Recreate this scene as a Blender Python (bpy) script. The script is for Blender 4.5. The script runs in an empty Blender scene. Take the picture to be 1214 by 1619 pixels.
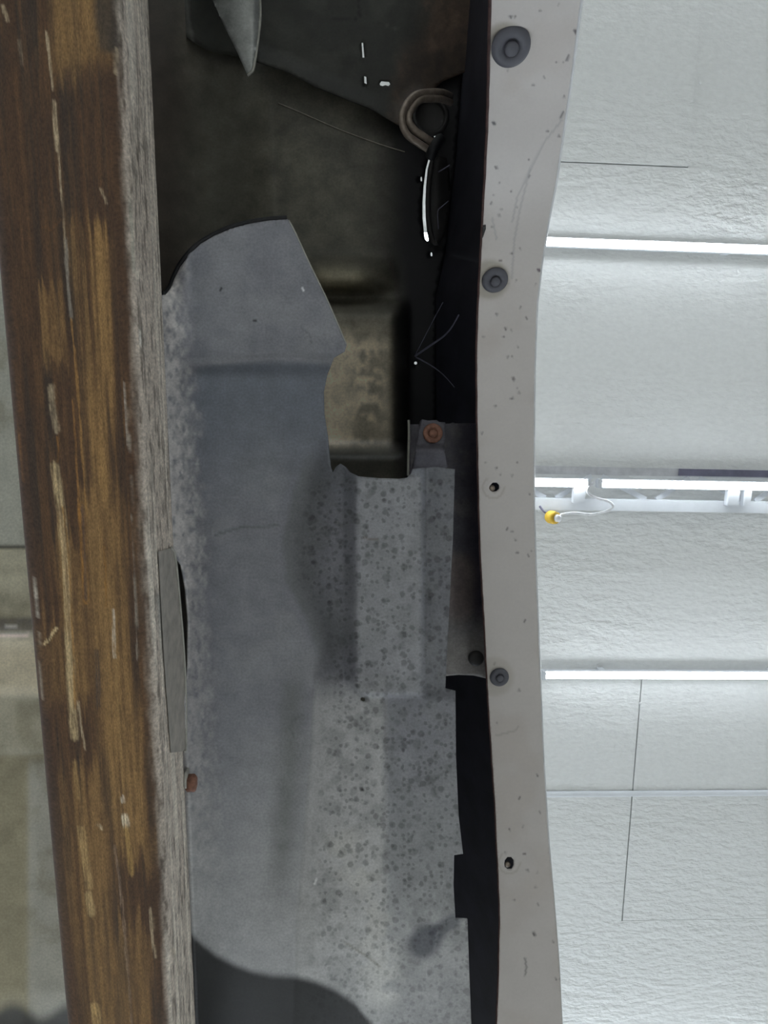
import bpy, bmesh, math, random
import numpy as np
from mathutils import Vector, Matrix
from mathutils.geometry import delaunay_2d_cdt

random.seed(4)
scene = bpy.context.scene
COL = scene.collection

# ------------------------------------------------------------------ camera
W, H, F = 1214.0, 1619.0, 1100.0
CAM = np.array([0.0, 0.0, 0.95])           # phone held low under the lifted truck, looking up
# directions of the world axes seen from the camera (x right, y down, z forward)
_x = np.array([17.9, 0.51, 1.0]); _y = np.array([-0.07, 6.72, 1.0])
_x /= np.linalg.norm(_x); _y /= np.linalg.norm(_y)
_m = (_x + _y) / np.linalg.norm(_x + _y); _n = (_x - _y) / np.linalg.norm(_x - _y)
XC = (_m + _n) / math.sqrt(2); YC = (_m - _n) / math.sqrt(2); ZC = np.cross(XC, YC)
R_CW = np.stack([XC, YC, ZC])              # camera coords -> world coords

cam_d = bpy.data.cameras.new('camera'); cam = bpy.data.objects.new('camera', cam_d)
COL.objects.link(cam); scene.camera = cam
cam_d.sensor_fit = 'VERTICAL'; cam_d.sensor_height = 36.0; cam_d.lens = F / H * 36.0
cam_d.clip_start = 0.01; cam_d.clip_end = 60
r = R_CW @ np.array([1, 0, 0]); d = R_CW @ np.array([0, 1, 0]); f = R_CW @ np.array([0, 0, 1])
cam.matrix_world = Matrix(((r[0], -d[0], -f[0], CAM[0]), (r[1], -d[1], -f[1], CAM[1]),
                           (r[2], -d[2], -f[2], CAM[2]), (0, 0, 0, 1)))

# ------------------------------------------------------------------ world, exposure
wd = bpy.data.worlds.new('world'); scene.world = wd; wd.use_nodes = True
wd.node_tree.nodes['Background'].inputs[0].default_value = (0.8, 0.9, 1.0, 1)
wd.node_tree.nodes['Background'].inputs[1].default_value = 0.05
vs = scene.view_settings
vs.view_transform = 'Standard'; vs.look = 'None'; vs.gamma = 1.0; vs.use_curve_mapping = False
vs.exposure = -0.01
TUBE_POWER = 22.0
CEIL = 2.6                                  # ceiling height above the camera

# ------------------------------------------------------------------ helpers
def P(x, y, z):
    """point of the place seen at photo pixel (x, y), z metres above the camera"""
    x = np.asarray(x, float); y = np.asarray(y, float)
    dc = np.stack([(x - W / 2) / F, (y - H / 2) / F, np.ones_like(x)], -1)
    dw = dc @ R_CW.T
    return dw * (np.asarray(z, float) / dw[..., 2])[..., None] + CAM
def V(x, y, z): return Vector(P(x, y, z).tolist())
def proj(p):
    c = (np.asarray(p) - CAM) @ R_CW
    return c[..., 0] / c[..., 2] * F + W / 2, c[..., 1] / c[..., 2] * F + H / 2
def lin(c):
    c = np.asarray(c, float) / 255.0
    return np.where(c <= 0.04045, c / 12.92, ((c + 0.055) / 1.055) ** 2.4)
def sstep(a, b, x):
    t = np.clip((x - a) / (b - a), 0, 1); return t * t * (3 - 2 * t)
def ip(x, pts): a = np.array(pts, float); return np.interp(x, a[:, 0], a[:, 1])
def vnoise(x, y, seed=0):
    xi = np.floor(x).astype(np.int64); yi = np.floor(y).astype(np.int64)
    fx = x - xi; fy = y - yi; fx = fx * fx * (3 - 2 * fx); fy = fy * fy * (3 - 2 * fy)
    def h(a, b):
        n = (a * 374761393 + b * 668265263 + seed * 982451653) & 0x7fffffff
        n = ((n ^ (n >> 13)) * 1274126177) & 0x7fffffff
        return ((n ^ (n >> 16)) & 0xffff) / 65535.0
    return (h(xi, yi) * (1 - fx) + h(xi + 1, yi) * fx) * (1 - fy) + (h(xi, yi + 1) * (1 - fx) + h(xi + 1, yi + 1) * fx) * fy
def fbm(x, y, seed=0, n=4):
    s = 0; a = .5
    for k in range(n):
        s = s + a * vnoise(x * 2 ** k, y * 2 ** k, seed + k); a *= .5
    return s / (1 - .5 ** n)
def pdist(x, y, pts):
    d = np.full(np.shape(x), 1e9)
    for (ax, ay), (bx, by) in zip(pts[:-1], pts[1:]):
        L = (bx - ax) ** 2 + (by - ay) ** 2 + 1e-9
        t = np.clip(((x - ax) * (bx - ax) + (y - ay) * (by - ay)) / L, 0, 1)
        d = np.minimum(d, np.hypot(x - ax - t * (bx - ax), y - ay - t * (by - ay)))
    return d
def mixc(c, rgb, a): return c * (1 - a[..., None]) + lin(rgb) * a[..., None]
def strokes(c, x, y, items):
    for pts, w, rgb, al in items:
        w = max(w, 3.0)
        c = mixc(c, rgb, al * (1 - sstep(w * .3, w * .75, pdist(x, y, pts))))
    return c

def inside(px, py, poly):
    r = np.zeros(px.shape, bool); n = len(poly)
    for i in range(n):
        x0, y0 = poly[i]; x1, y1 = poly[(i + 1) % n]
        if y0 == y1: continue
        k = (y0 > py) != (y1 > py)
        r ^= k & (px < (x1 - x0) * (py - y0) / (y1 - y0) + x0)
    return r
def resample(poly, step):
    out = []; n = len(poly)
    for i in range(n):
        a = np.array(poly[i], float); b = np.array(poly[(i + 1) % n], float)
        k = max(1, int(np.hypot(*(b - a)) / step))
        for j in range(k): out.append(tuple(a + (b - a) * j / k))
    return out

def link(name, me, mat, parent=None):
    o = bpy.data.objects.new(name, me); COL.objects.link(o)
    if mat: me.materials.append(mat)
    if parent is not None: o.parent = parent
    return o
def tag(o, label, cat, group=None):
    o['label'] = label; o['category'] = cat
    if group: o['group'] = group
    return o
def thing(name, label, cat, loc=(0, 0, 0), group=None):
    o = bpy.data.objects.new(name, None); COL.objects.link(o); o.location = loc
    bpy.context.view_layer.update()
    return tag(o, label, cat, group)
def struct(o): o['kind'] = 'structure'; return o

def setcol(me, col, mask=None):
    a = me.color_attributes.new('Col', 'FLOAT_COLOR', 'POINT')
    buf = np.ones((len(col), 4), np.float32); buf[:, :3] = np.clip(col, 0.002, 0.95)
    a.data.foreach_set('color', buf.ravel())
    if mask is not None:
        b = me.attributes.new('Mask', 'FLOAT', 'POINT'); b.data.foreach_set('value', np.asarray(mask, np.float32))
def setuv(me, uv):
    l = me.uv_layers.new(name='UV'); idx = np.empty(len(me.loops), np.int32); me.loops.foreach_get('vertex_index', idx)
    l.data.foreach_set('uv', uv[idx].astype(np.float32).ravel())
def local(pts, parent):
    """world points -> coordinates of a parent that is an unrotated Empty"""
    if parent is None: return pts
    o = parent; off = np.zeros(3)
    while o is not None: off += np.array(o.location); o = o.parent
    return np.asarray(pts) - off

def sheet(name, outline, zf, step, mat, parent=None, holes=(), col=None, mask=None, thick=0.0012, edge_step=None):
    """a pressed metal sheet: outline and holes in photo pixels, its height above the camera from zf"""
    es = edge_step or step
    loops = [resample(outline, es)] + [resample(h, max(1.0, es * .5)) for h in holes]
    xs = [p[0] for p in outline]; ys = [p[1] for p in outline]
    gx, gy = np.meshgrid(np.arange(min(xs), max(xs), step), np.arange(min(ys), max(ys), step))
    gx = gx + (np.arange(gx.shape[0]) % 2)[:, None] * step * .5
    gx = gx.ravel(); gy = gy.ravel()
    ok = inside(gx, gy, outline)
    for h in holes: ok &= ~inside(gx, gy, h)
    gx = gx[ok]; gy = gy[ok]
    dd = np.full(gx.shape, 1e9)
    for l in [outline] + list(holes):
        dd = np.minimum(dd, pdist(gx, gy, list(l) + [l[0]]))
    ok = dd > step * .55; gx = gx[ok]; gy = gy[ok]
    pts = []; edges = []
    for l in loops:
        s = len(pts); pts += l; edges += [(s + i, s + (i + 1) % len(l)) for i in range(len(l))]
    pts += list(zip(gx.tolist(), gy.tolist()))
    v, e, fc, *_ = delaunay_2d_cdt([Vector(p) for p in pts], edges, [], 0, 1e-4, False)
    v = np.array([tuple(q) for q in v]); fc = np.array([t for t in fc if len(t) == 3])
    c = v[fc].mean(1); ok = inside(c[:, 0], c[:, 1], outline)
    for h in holes: ok &= ~inside(c[:, 0], c[:, 1], h)
    fc = fc[ok]
    x, y = v[:, 0], v[:, 1]
    p = P(x, y, zf(x, y))
    n = np.cross(p[fc[:, 1]] - p[fc[:, 0]], p[fc[:, 2]] - p[fc[:, 0]])[:, 2]
    fc[n > 0] = fc[n > 0][:, ::-1]                       # faces look down
    me = bpy.data.meshes.new(name); me.from_pydata(local(p, parent).tolist(), [], fc.tolist())
    me.polygons.foreach_set('use_smooth', [True] * len(me.polygons))
    setuv(me, np.stack([x, y], 1) / 1000)
    if col is not None: setcol(me, col(x, y), mask(x, y) if mask else None)
    o = link(name, me, mat, parent)
    if thick:
        s = o.modifiers.new('thickness', 'SOLIDIFY'); s.thickness = thick; s.offset = -1
    return o

def grid_mesh(name, p, mat, parent=None, col=None, mask=None, flip=False, close=False, uv=None):
    """p: (n, m, 3) grid of world points"""
    n, m = p.shape[:2]; fc = []
    i = np.arange(n - 1)[:, None] * m + np.arange(m - 1)[None, :]
    q = np.stack([i, i + 1, i + m + 1, i + m], -1).reshape(-1, 4)
    if close:
        k = np.arange(n - 1) * m
        q = np.concatenate([q, np.stack([k + m - 1, k, k + m, k + 2 * m - 1], -1)])
    if flip: q = q[:, ::-1]
    me = bpy.data.meshes.new(name); me.from_pydata(local(p.reshape(-1, 3), parent).tolist(), [], q.tolist())
    me.polygons.foreach_set('use_smooth', [True] * len(me.polygons))
    x, y = proj(p.reshape(-1, 3))
    setuv(me, np.stack([x, y], 1) / 1000 if uv is None else uv.reshape(-1, 2))
    if col is not None: setcol(me, col(x, y), mask)
    return link(name, me, mat, parent)

def bm_obj(name, bm, mat, parent=None, smooth=True):
    bmesh.ops.recalc_face_normals(bm, faces=bm.faces)
    me = bpy.data.meshes.new(name); bm.to_mesh(me); bm.free()
    if parent is not None:
        co = np.empty(len(me.vertices) * 3); me.vertices.foreach_get('co', co)
        me.vertices.foreach_set('co', local(co.reshape(-1, 3), parent).ravel())
    if smooth: me.polygons.foreach_set('use_smooth', [True] * len(me.polygons))
    return link(name, me, mat, parent)
def tube(name, pts, rad, mat, parent=None, sides=10, sub=6):
    """round bar along a smoothed path of world points"""
    pts = [Vector(p) for p in pts]; path = []
    for i in range(len(pts) - 1):
        p0 = pts[max(i - 1, 0)]; p1 = pts[i]; p2 = pts[i + 1]; p3 = pts[min(i + 2, len(pts) - 1)]
        for k in range(sub):
            t = k / sub
            path.append(.5 * (2 * p1 + (p2 - p0) * t + (2 * p0 - 5 * p1 + 4 * p2 - p3) * t * t + (3 * p1 - p0 - 3 * p2 + p3) * t ** 3))
    path.append(pts[-1])
    bm = bmesh.new(); rings = []; u = None
    for i, c in enumerate(path):
        t = (path[min(i + 1, len(path) - 1)] - path[max(i - 1, 0)]).normalized()
        if u is None: u = t.orthogonal().normalized()
        u = (u - t * u.dot(t)).normalized(); w = t.cross(u)
        rr = rad[0] + (rad[1] - rad[0]) * i / (len(path) - 1) if isinstance(rad, tuple) else rad
        rings.append([bm.verts.new(c + (u * math.cos(a) + w * math.sin(a)) * rr) for a in np.arange(sides) * 2 * math.pi / sides])
    for a, b in zip(rings[:-1], rings[1:]):
        for k in range(sides): bm.faces.new((a[k], a[(k + 1) % sides], b[(k + 1) % sides], b[k]))
    bm.faces.new(rings[0]); bm.faces.new(rings[-1])
    return bm_obj(name, bm, mat, parent)
def lathe(name, prof, c, axis, mat, parent=None, sides=32, squash=1.0):
    """turned part: prof = [(radius, height along axis)]"""
    ax = Vector(axis).normalized(); u = ax.orthogonal().normalized(); w = ax.cross(u); c = Vector(c)
    bm = bmesh.new(); rings = []
    for rr, h in prof:
        if rr < 1e-6: rings.append([bm.verts.new(c + ax * h)])
        else: rings.append([bm.verts.new(c + ax * h + (u * math.cos(a) + w * math.sin(a) * squash) * rr) for a in np.arange(sides) * 2 * math.pi / sides])
    for a, b in zip(rings[:-1], rings[1:]):
        if len(a) == 1 and len(b) == 1: continue
        for k in range(sides):
            j = (k + 1) % sides
            if len(a) == 1: bm.faces.new((a[0], b[k], b[j]))
            elif len(b) == 1: bm.faces.new((a[k], a[j], b[0]))
            else: bm.faces.new((a[k], a[j], b[j], b[k]))
    for rg in (rings[0], rings[-1]):
        if len(rg) > 2: bm.faces.new(rg)
    return bm_obj(name, bm, mat, parent)
def box(name, lo, hi, mat, parent=None, bevel=0.0):
    bm = bmesh.new(); bmesh.ops.create_cube(bm, size=1)
    lo = Vector(lo); hi = Vector(hi)
    for v in bm.verts: v.co = Vector([(lo[i] + hi[i]) / 2 + v.co[i] * (hi[i] - lo[i]) for i in range(3)])
    if bevel: bmesh.ops.bevel(bm, geom=bm.edges[:] , offset=bevel, segments=2, affect='EDGES')
    return bm_obj(name, bm, mat, parent, smooth=False)
def bar(name, a, b, w, h, mat, parent=None):
    """square bar from a to b, w wide, h high"""
    a = Vector(a); b = Vector(b); t = (b - a).normalized()
    s = t.cross(Vector((0, 0, 1))).normalized() if abs(t.z) < .99 else Vector((1, 0, 0)); n = s.cross(t)
    bm = bmesh.new(); q = []
    for e in (a, b):
        q.append([bm.verts.new(e + s * (w / 2 * i) + n * (h / 2 * j)) for i, j in ((-1, -1), (1, -1), (1, 1), (-1, 1))])
    for k in range(4): bm.faces.new((q[0][k], q[0][(k + 1) % 4], q[1][(k + 1) % 4], q[1][k]))
    bm.faces.new(q[0]); bm.faces.new(q[1])
    return bm_obj(name, bm, mat, parent, smooth=False)

# ------------------------------------------------------------------ materials
def base_mat(name, color=(.5, .5, .5), rough=.5, metal=0.0, spec=.5):
    m = bpy.data.materials.new(name); m.use_nodes = True
    b = m.node_tree.nodes['Principled BSDF']
    b.inputs['Base Color'].default_value = (*color, 1); b.inputs['Roughness'].default_value = rough
    b.inputs['Metallic'].default_value = metal; b.inputs['Specular IOR Level'].default_value = spec
    return m, m.node_tree.nodes, m.node_tree.links, b
def noise_node(N, L, vec, scale, detail=4, rough=.6, stretch=None):
    if stretch:
        mp = N.new('ShaderNodeMapping'); mp.inputs['Scale'].default_value = stretch; L.new(vec, mp.inputs['Vector']); vec = mp.outputs[0]
    n = N.new('ShaderNodeTexNoise'); n.inputs['Scale'].default_value = scale; n.inputs['Detail'].default_value = detail
    n.inputs['Roughness'].default_value = rough; L.new(vec, n.inputs['Vector']); return n.outputs['Fac']
def ramp(N, L, fac, stops):
    r = N.new('ShaderNodeValToRGB'); e = r.color_ramp.elements
    while len(e) < len(stops): e.new(.5)
    for s, (p, c) in zip(e, stops): s.position = p; s.color = (*c, 1) if len(c) == 3 else c
    L.new(fac, r.inputs[0]); return r.outputs[0]
def mixn(N, L, a, b, fac, mode='MIX'):
    n = N.new('ShaderNodeMix'); n.data_type = 'RGBA'; n.blend_type = mode
    for s, k in ((fac, 0), (a, 6), (b, 7)):
        if isinstance(s, (float, int)): n.inputs[k].default_value = s
        elif isinstance(s, tuple): n.inputs[k].default_value = (*s, 1)
        else: L.new(s, n.inputs[k])
    return n.outputs[2]
def bump(N, L, b, h, strength, dist=.002):
    n = N.new('ShaderNodeBump'); n.inputs['Strength'].default_value = strength; n.inputs['Distance'].default_value = dist
    L.new(h, n.inputs['Height']); L.new(n.outputs[0], b.inputs['Normal'])
def g3(v): return (v, v, v)

def attr_mat(name, rough=.6, metal=0.0, scale=60, amp=(.75, 1.2), stretch=None, spots=False, bmp=.15, spec=.4, fine=260, fa=.14):
    """sheet metal whose colour comes from its own painted wear map, with procedural grain"""
    m, N, L, b = base_mat(name, rough=rough, metal=metal, spec=spec)
    at = N.new('ShaderNodeAttribute'); at.attribute_name = 'Col'
    uv = N.new('ShaderNodeUVMap').outputs[0]
    n1 = noise_node(N, L, uv, scale, 6, .65, stretch)
    c = mixn(N, L, at.outputs['Color'], ramp(N, L, n1, [(.3, g3(amp[0])), (.7, g3(amp[1]))]), 1.0, 'MULTIPLY')
    n2 = noise_node(N, L, uv, fine, 3, .6, stretch)
    c = mixn(N, L, c, ramp(N, L, n2, [(.3, g3(1 - fa)), (.7, g3(1 + fa))]), 1.0, 'MULTIPLY')
    if spots:
        mk = N.new('ShaderNodeAttribute'); mk.attribute_name = 'Mask'
        for sc, th, dk, sd in ((70, .36, .62, 0), (120, .36, .66, 7), (42, .30, .76, 3)):
            mp = N.new('ShaderNodeMapping'); mp.inputs['Location'].default_value = (sd, sd * 2, 0); L.new(uv, mp.inputs[0])
            wp = N.new('ShaderNodeTexNoise'); wp.inputs['Scale'].default_value = sc * 2; L.new(uv, wp.inputs['Vector'])
            ad = N.new('ShaderNodeVectorMath'); ad.operation = 'MULTIPLY_ADD'
            L.new(wp.outputs['Color'], ad.inputs[0]); ad.inputs[1].default_value = (.35 / sc,) * 3; L.new(mp.outputs[0], ad.inputs[2])
            vo = N.new('ShaderNodeTexVoronoi'); vo.inputs['Scale'].default_value = sc; vo.inputs['Randomness'].default_value = 1
            L.new(ad.outputs[0], vo.inputs['Vector'])
            f1 = ramp(N, L, vo.outputs['Distance'], [(th * .75, g3(1)), (th * 1.2, g3(0))])
            sep = N.new('ShaderNodeSeparateColor'); L.new(vo.outputs['Color'], sep.inputs[0])
            pick = ramp(N, L, sep.outputs[0], [(.35, g3(0)), (.6, g3(1))])
            mu = N.new('ShaderNodeMath'); mu.operation = 'MULTIPLY'; L.new(f1, mu.inputs[0]); L.new(pick, mu.inputs[1])
            mu2 = N.new('ShaderNodeMath'); mu2.operation = 'MULTIPLY'; L.new(mu.outputs[0], mu2.inputs[0]); L.new(mk.outputs['Fac'], mu2.inputs[1])
            c = mixn(N, L, c, mixn(N, L, c, g3(dk), 1.0, 'MULTIPLY'), mu2.outputs[0])
    L.new(c, b.inputs['Base Color'])
    if bmp: bump(N, L, b, n1, bmp, .001)
    return m
def plain_mat(name, rgb, rough=.5, metal=0.0, scale=40, amp=(.8, 1.15), bmp=.1, spec=.4):
    """one colour with procedural grain in object space"""
    m, N, L, b = base_mat(name, rough=rough, metal=metal, spec=spec)
    tc = N.new('ShaderNodeTexCoord').outputs['Object']
    n1 = noise_node(N, L, tc, scale, 5)
    c = mixn(N, L, tuple(lin(rgb)), ramp(N, L, n1, [(.3, g3(amp[0])), (.7, g3(amp[1]))]), 1.0, 'MULTIPLY')
    L.new(c, b.inputs['Base Color'])
    if bmp: bump(N, L, b, n1, bmp, .001)
    return m

M = {}
M['rail'] = attr_mat('oily rusted steel', rough=.55, scale=55, amp=(.78, 1.22), stretch=(1.9, .8, 1), bmp=.3, fine=230, fa=.34)
M['shield'] = attr_mat('dull aluminium sheet', rough=.55, metal=.25, scale=32, amp=(.86, 1.13), spots=True, bmp=.12)
M['black_panel'] = attr_mat('black undercoated panel', rough=.5, scale=28, amp=(.7, 1.3), bmp=.25)
M['pan'] = attr_mat('oily floor pan', rough=.45, scale=22, amp=(.86, 1.14), bmp=.1)
M['paint'] = attr_mat('white body paint', rough=.32, scale=12, amp=(.96, 1.03), bmp=.02, spec=.5, fine=200, fa=.02)
M['plate'] = attr_mat('dusty dark bracket plate', rough=.55, scale=40, amp=(.75, 1.25), bmp=.15)
M['body_out'] = plain_mat('white outer skin', (205, 205, 208), .3, bmp=0)
M['body_in'] = plain_mat('black inner skin', (46, 45, 55), .6, scale=25, amp=(.7, 1.3))
M['clip'] = plain_mat('charcoal plastic', (84, 84, 92), .5, scale=60, amp=(.9, 1.1), bmp=.03)
M['rust'] = plain_mat('rusted bolt', (140, 100, 84), .75, scale=300, amp=(.6, 1.3), bmp=.4)
M['edge'] = plain_mat('rusty edge', (70, 48, 46), .7, scale=200, amp=(.5, 1.3), bmp=.4)
M['rubber'] = plain_mat('black rubber edging', (22, 22, 26), .6, scale=80)
M['dark_rubber'] = plain_mat('dusty dark rubber', (52, 50, 50), .6, scale=60)
M['tubing'] = plain_mat('brown coated steel tube', (160, 146, 134), .4, metal=.3, scale=120, amp=(.6, 1.2))
M['bare'] = plain_mat('bare sheet edge', (170, 168, 160), .45, metal=.2, scale=150)
M['seam'] = plain_mat('dry seam sealer', (190, 182, 168), .7, scale=200)
M['wire'] = plain_mat('pale dusty strand', (110, 108, 125), .6, scale=200)
M['white_metal'] = plain_mat('white enamelled steel', (222, 225, 230), .4, scale=20, amp=(.95, 1.03), bmp=0)
M['grey_metal'] = plain_mat('grey strip', (205, 205, 208), .5, scale=20)
M['purple_strip'] = plain_mat('grey violet strip', (120, 118, 138), .5, scale=20)
M['cord'] = plain_mat('white cord', (225, 225, 228), .5, scale=50, bmp=0)
M['yellow'] = plain_mat('yellow plastic', (226, 184, 60), .45, scale=60, bmp=0)
M['floor'] = plain_mat('pale sealed concrete', (226, 223, 216), .5, scale=2, amp=(.92, 1.06), bmp=.05)
M['wall'] = plain_mat('white painted wall', (238, 238, 236), .7, scale=8, amp=(.96, 1.03), bmp=.05)

def ceiling_material():
    m, N, L, b = base_mat('textured white panel', tuple(lin((231, 232, 231))), .42)
    tc = N.new('ShaderNodeTexCoord').outputs['Object']
    n1 = noise_node(N, L, tc, 16, 3, .5, (1, 2.2, 1)); n2 = noise_node(N, L, tc, 45, 3, .55, (1, 1.7, 1))
    big = noise_node(N, L, tc, 1.3, 2, .5)
    amt = ramp(N, L, big, [(.35, g3(.35)), (.62, g3(1))])
    ad = N.new('ShaderNodeMath'); ad.operation = 'MULTIPLY_ADD'; L.new(n2, ad.inputs[0]); ad.inputs[1].default_value = .45; L.new(n1, ad.inputs[2])
    mu = N.new('ShaderNodeMath'); mu.operation = 'MULTIPLY'; L.new(ad.outputs[0], mu.inputs[0]); L.new(amt, mu.inputs[1])
    bump(N, L, b, mu.outputs[0], 1.0, .013)
    c = mixn(N, L, tuple(lin((231, 232, 231))), ramp(N, L, n2, [(.3, g3(.96)), (.7, g3(1.03))]), 1.0, 'MULTIPLY')
    L.new(c, b.inputs['Base Color'])
    return m
M['ceil'] = ceiling_material()
m, N, L, b = base_mat('lit tube diffuser', (1, 1, 1), .4)
b.inputs['Emission Color'].default_value = (.86, .94, 1, 1); b.inputs['Emission Strength'].default_value = TUBE_POWER
M['lit'] = m

# ------------------------------------------------------------------ room shell
ZC_ = CAM[2] + CEIL
RX, RY = 4.0, 4.6
struct(box('floor', (-RX, -RY, -.1), (RX, RY, 0), M['floor']))
struct(box('wall_left', (-RX - .1, -RY, 0), (-RX, RY, ZC_ + .02), M['wall']))
struct(box('wall_right', (RX, -RY, 0), (RX + .1, RY, ZC_ + .02), M['wall']))
struct(box('wall_front', (-RX, -RY - .1, 0), (RX, -RY, ZC_ + .02), M['wall']))
struct(box('wall_back', (-RX, RY, 0), (RX, RY + .1, ZC_ + .02), M['wall']))
ceiling = struct(box('ceiling', (-RX, -RY, ZC_ + .014), (RX, RY, ZC_ + .1), M['ceil']))
def cx(px, py): return float(P(px, py, CEIL)[0])
def cy(px, py): return float(P(px, py, CEIL)[1])
ya, yb_, yc, yd = cy(985, 260), cy(1170, 270), cy(1035, 1068), cy(985, 1456)
xa, xd = cx(1099, 130), cx(1000, 1250)
g = .0022
for lo, hi, dz in (((-RX, -RY), (xa - g, ya - g), -.003), ((xa, -RY), (RX, yb_ - g), .001), ((-RX, ya + g), (RX, yc), 0),
               ((-RX, yc), (xd - g, RY), 0), ((xd + g, yc), (RX, yd - g), -.001), ((xd - g, yd), (RX, RY), 0)):
    box('ceiling_panel', (lo[0], lo[1], ZC_ + dz), (hi[0], hi[1], ZC_ + .0139), M['ceil'], ceiling)

# window in the wall the arch opens towards, added out of view to light the lip
m, N, L, b = base_mat('frosted pane in daylight', (.8, .85, .9), .4)
b.inputs['Emission Color'].default_value = (.82, .91, 1, 1); b.inputs['Emission Strength'].default_value = 4.0
M['pane'] = m
fill_win = struct(box('window_1', (-1.4, RY - .03, 1.0), (1.6, RY - .001, 2.3), M['white_metal']))
for k in range(3):
    box('pane', (-1.33 + k * .98, RY - .04, 1.07), (-1.33 + k * .98 + .9, RY - .031, 2.23), M['pane'], fill_win)
# screw heads dimpling the panels along the joint
for px, py in ((1007, 1096), (1012, 1112), (1014, 1137), (999, 1187), (1011, 1180), (1008, 1244), (1098, 95), (1090, 177), (1086, 240), (1083, 258), (1107, 130)):
    lathe('screw_head', [(.006, 0), (.005, -.002), (0, -.0025)], V(px, py, CEIL - .0005), (0, 0, 1), M['ceil'], ceiling, 12)
# white batten on the joint
b0, b1 = cy(1040, 1249), cy(1040, 1258)
tp = [(b0 + (b1 - b0) * (.5 - .5 * math.cos(k)), ZC_ - .0035 - .013 * math.sin(k)) for k in np.linspace(0, math.pi, 13)]
t1 = struct(grid_mesh('trim_1', np.array([[(xx, q[0], q[1]) for q in tp] for xx in (-2.4, 3.2)]), M['white_metal'], None))

# ------------------------------------------------------------------ LED tubes
def led(x0, x1, y, label, z=CEIL - .055, group=None, clips=True):
    z = CAM[2] + z
    t = thing('led_tube_light', label, 'light', ((x0 + x1) / 2, y, z), group)
    bm = bmesh.new(); rings = []
    for xx in (x0, x1): rings.append([bm.verts.new((xx, y + .0135 * math.sin(a), z - .0135 * math.cos(a))) for a in np.linspace(-1.6, 1.6, 15)])
    for k in range(14): bm.faces.new((rings[0][k], rings[0][k + 1], rings[1][k + 1], rings[1][k]))
    bm.faces.new((rings[0][0], rings[0][-1], rings[1][-1], rings[1][0]))
    bm_obj('diffuser', bm, M['lit'], t)
    box('housing', (x0, y - .016, z + .001), (x1, y + .016, z + .022), M['white_metal'], t, .002)
    for xx, s in ((x0, -1), (x1, 1)):
        box('end_cap', (min(xx, xx + s * .016), y - .0165, z - .0145), (max(xx, xx + s * .016), y + .0165, z + .0225), M['white_metal'], t, .003)
    if clips:
        for q in (.2, .8):
            xx = x0 + (x1 - x0) * q
            box('mount_clip', (xx - .012, y - .014, z + .0218), (xx + .012, y + .014, ZC_ - .0032), M['white_metal'], t)
    return t, z
def row_y(px, py, z): return float(P(px, py, z)[1])
ZT = CEIL - .055
y1 = row_y(1035, 388, ZT); y3 = row_y(1035, 1068, ZT)
xL = float(P(855, 1068, ZT)[0])
LT = 1.18
led(.42, .42 + LT, y1, 'lit white tube light on the ceiling, alone above the truss')
led(xL + .018, xL + LT, y3, 'lit white tube light on the ceiling between truss and batten')
TG = 'tube lights further along the ceiling rows'  # tubes out of view, added so more light bounces onto the underside
yT = row_y(1035, -190, ZT); yB = row_y(1035, 1700, ZT)
for ry_, x00, ks in ((y1, .42, (-3, -2, -1, 1, 2)), (y3, xL + .018, (-3, -2, -1, 1, 2)), (yT, .42, (-3, -2, -1, 0, 1, 2)), (yT - .95, .42, (-3, -2, -1, 0, 1, 2)), (yT - 1.9, .42, (-3, -2, -1, 0, 1, 2)), (yB, xL, (-3, -2, -1, 0, 1, 2)), (yB + .95, xL, (-3, -2, -1, 0, 1, 2))):
    for k in ks:
        if abs(ry_) < RY - .1 and x00 + k * 1.28 > -RX and x00 + k * 1.28 + LT < RX:
            led(x00 + k * 1.28, x00 + k * 1.28 + LT, ry_, 'further lit tube light on the garage ceiling', group=TG)

# truss row with its two tubes
ZB = CEIL - .085
yb = row_y(1035, 799, ZB); yt = row_y(1035, 766, CEIL - .13); ys = row_y(1035, 746, CEIL)
tr = thing('ceiling_truss', 'white steel truss under the ceiling carrying two tube lights', 'truss', (1.0, yb, CAM[2] + ZB))
bar('lower_chord', (-1.6, yb, CAM[2] + ZB), (3.0, yb, CAM[2] + ZB), .042, .03, M['white_metal'], tr)
bar('upper_chord', (-1.6, ys, ZC_ - .006), (3.0, ys, ZC_ - .006), .03, .012, M['grey_metal'], tr)
xp = float(P(1070, 746, CEIL)[0])
bar('cover_strip', (xp, ys - .002, ZC_ - .0165), (3.0, ys - .002, ZC_ - .0165), .026, .008, M['purple_strip'], tr)
for k in range(14):
    xa_ = .28 + (k - 4) * .19
    a = (xa_ + (.075 if k % 2 else -.075), ys + .02, ZC_ - .014); bb = (xa_ + (-.075 if k % 2 else .075), yb - .02, CAM[2] + ZB + .01)
    bar('web', a, bb, .02, .006, M['white_metal'], tr)
xt0 = float(P(926, 762, CEIL - .13)[0]); xt1 = float(P(951, 762, CEIL - .13)[0])
lt1, zz = led(xt0 - LT, xt0, yt, 'lit white tube light on the truss, left of the cord gap', CEIL - .13, clips=False)
lt2, zz = led(xt1, xt1 + LT, yt, 'lit white tube light on the truss, right of the cord gap', CEIL - .13, clips=False)
for tt, px in ((lt1, 910), (lt2, 1150), (lt2, 1172)):
    xx = float(P(px, 785, ZB)[0]); w = .022 if px != 1172 else .014
    box('mount_clip', (xx - w, yt + .0167, zz + .002), (xx + w, yb - .008, zz + .028), M['white_metal'], tt, .002)
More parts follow.
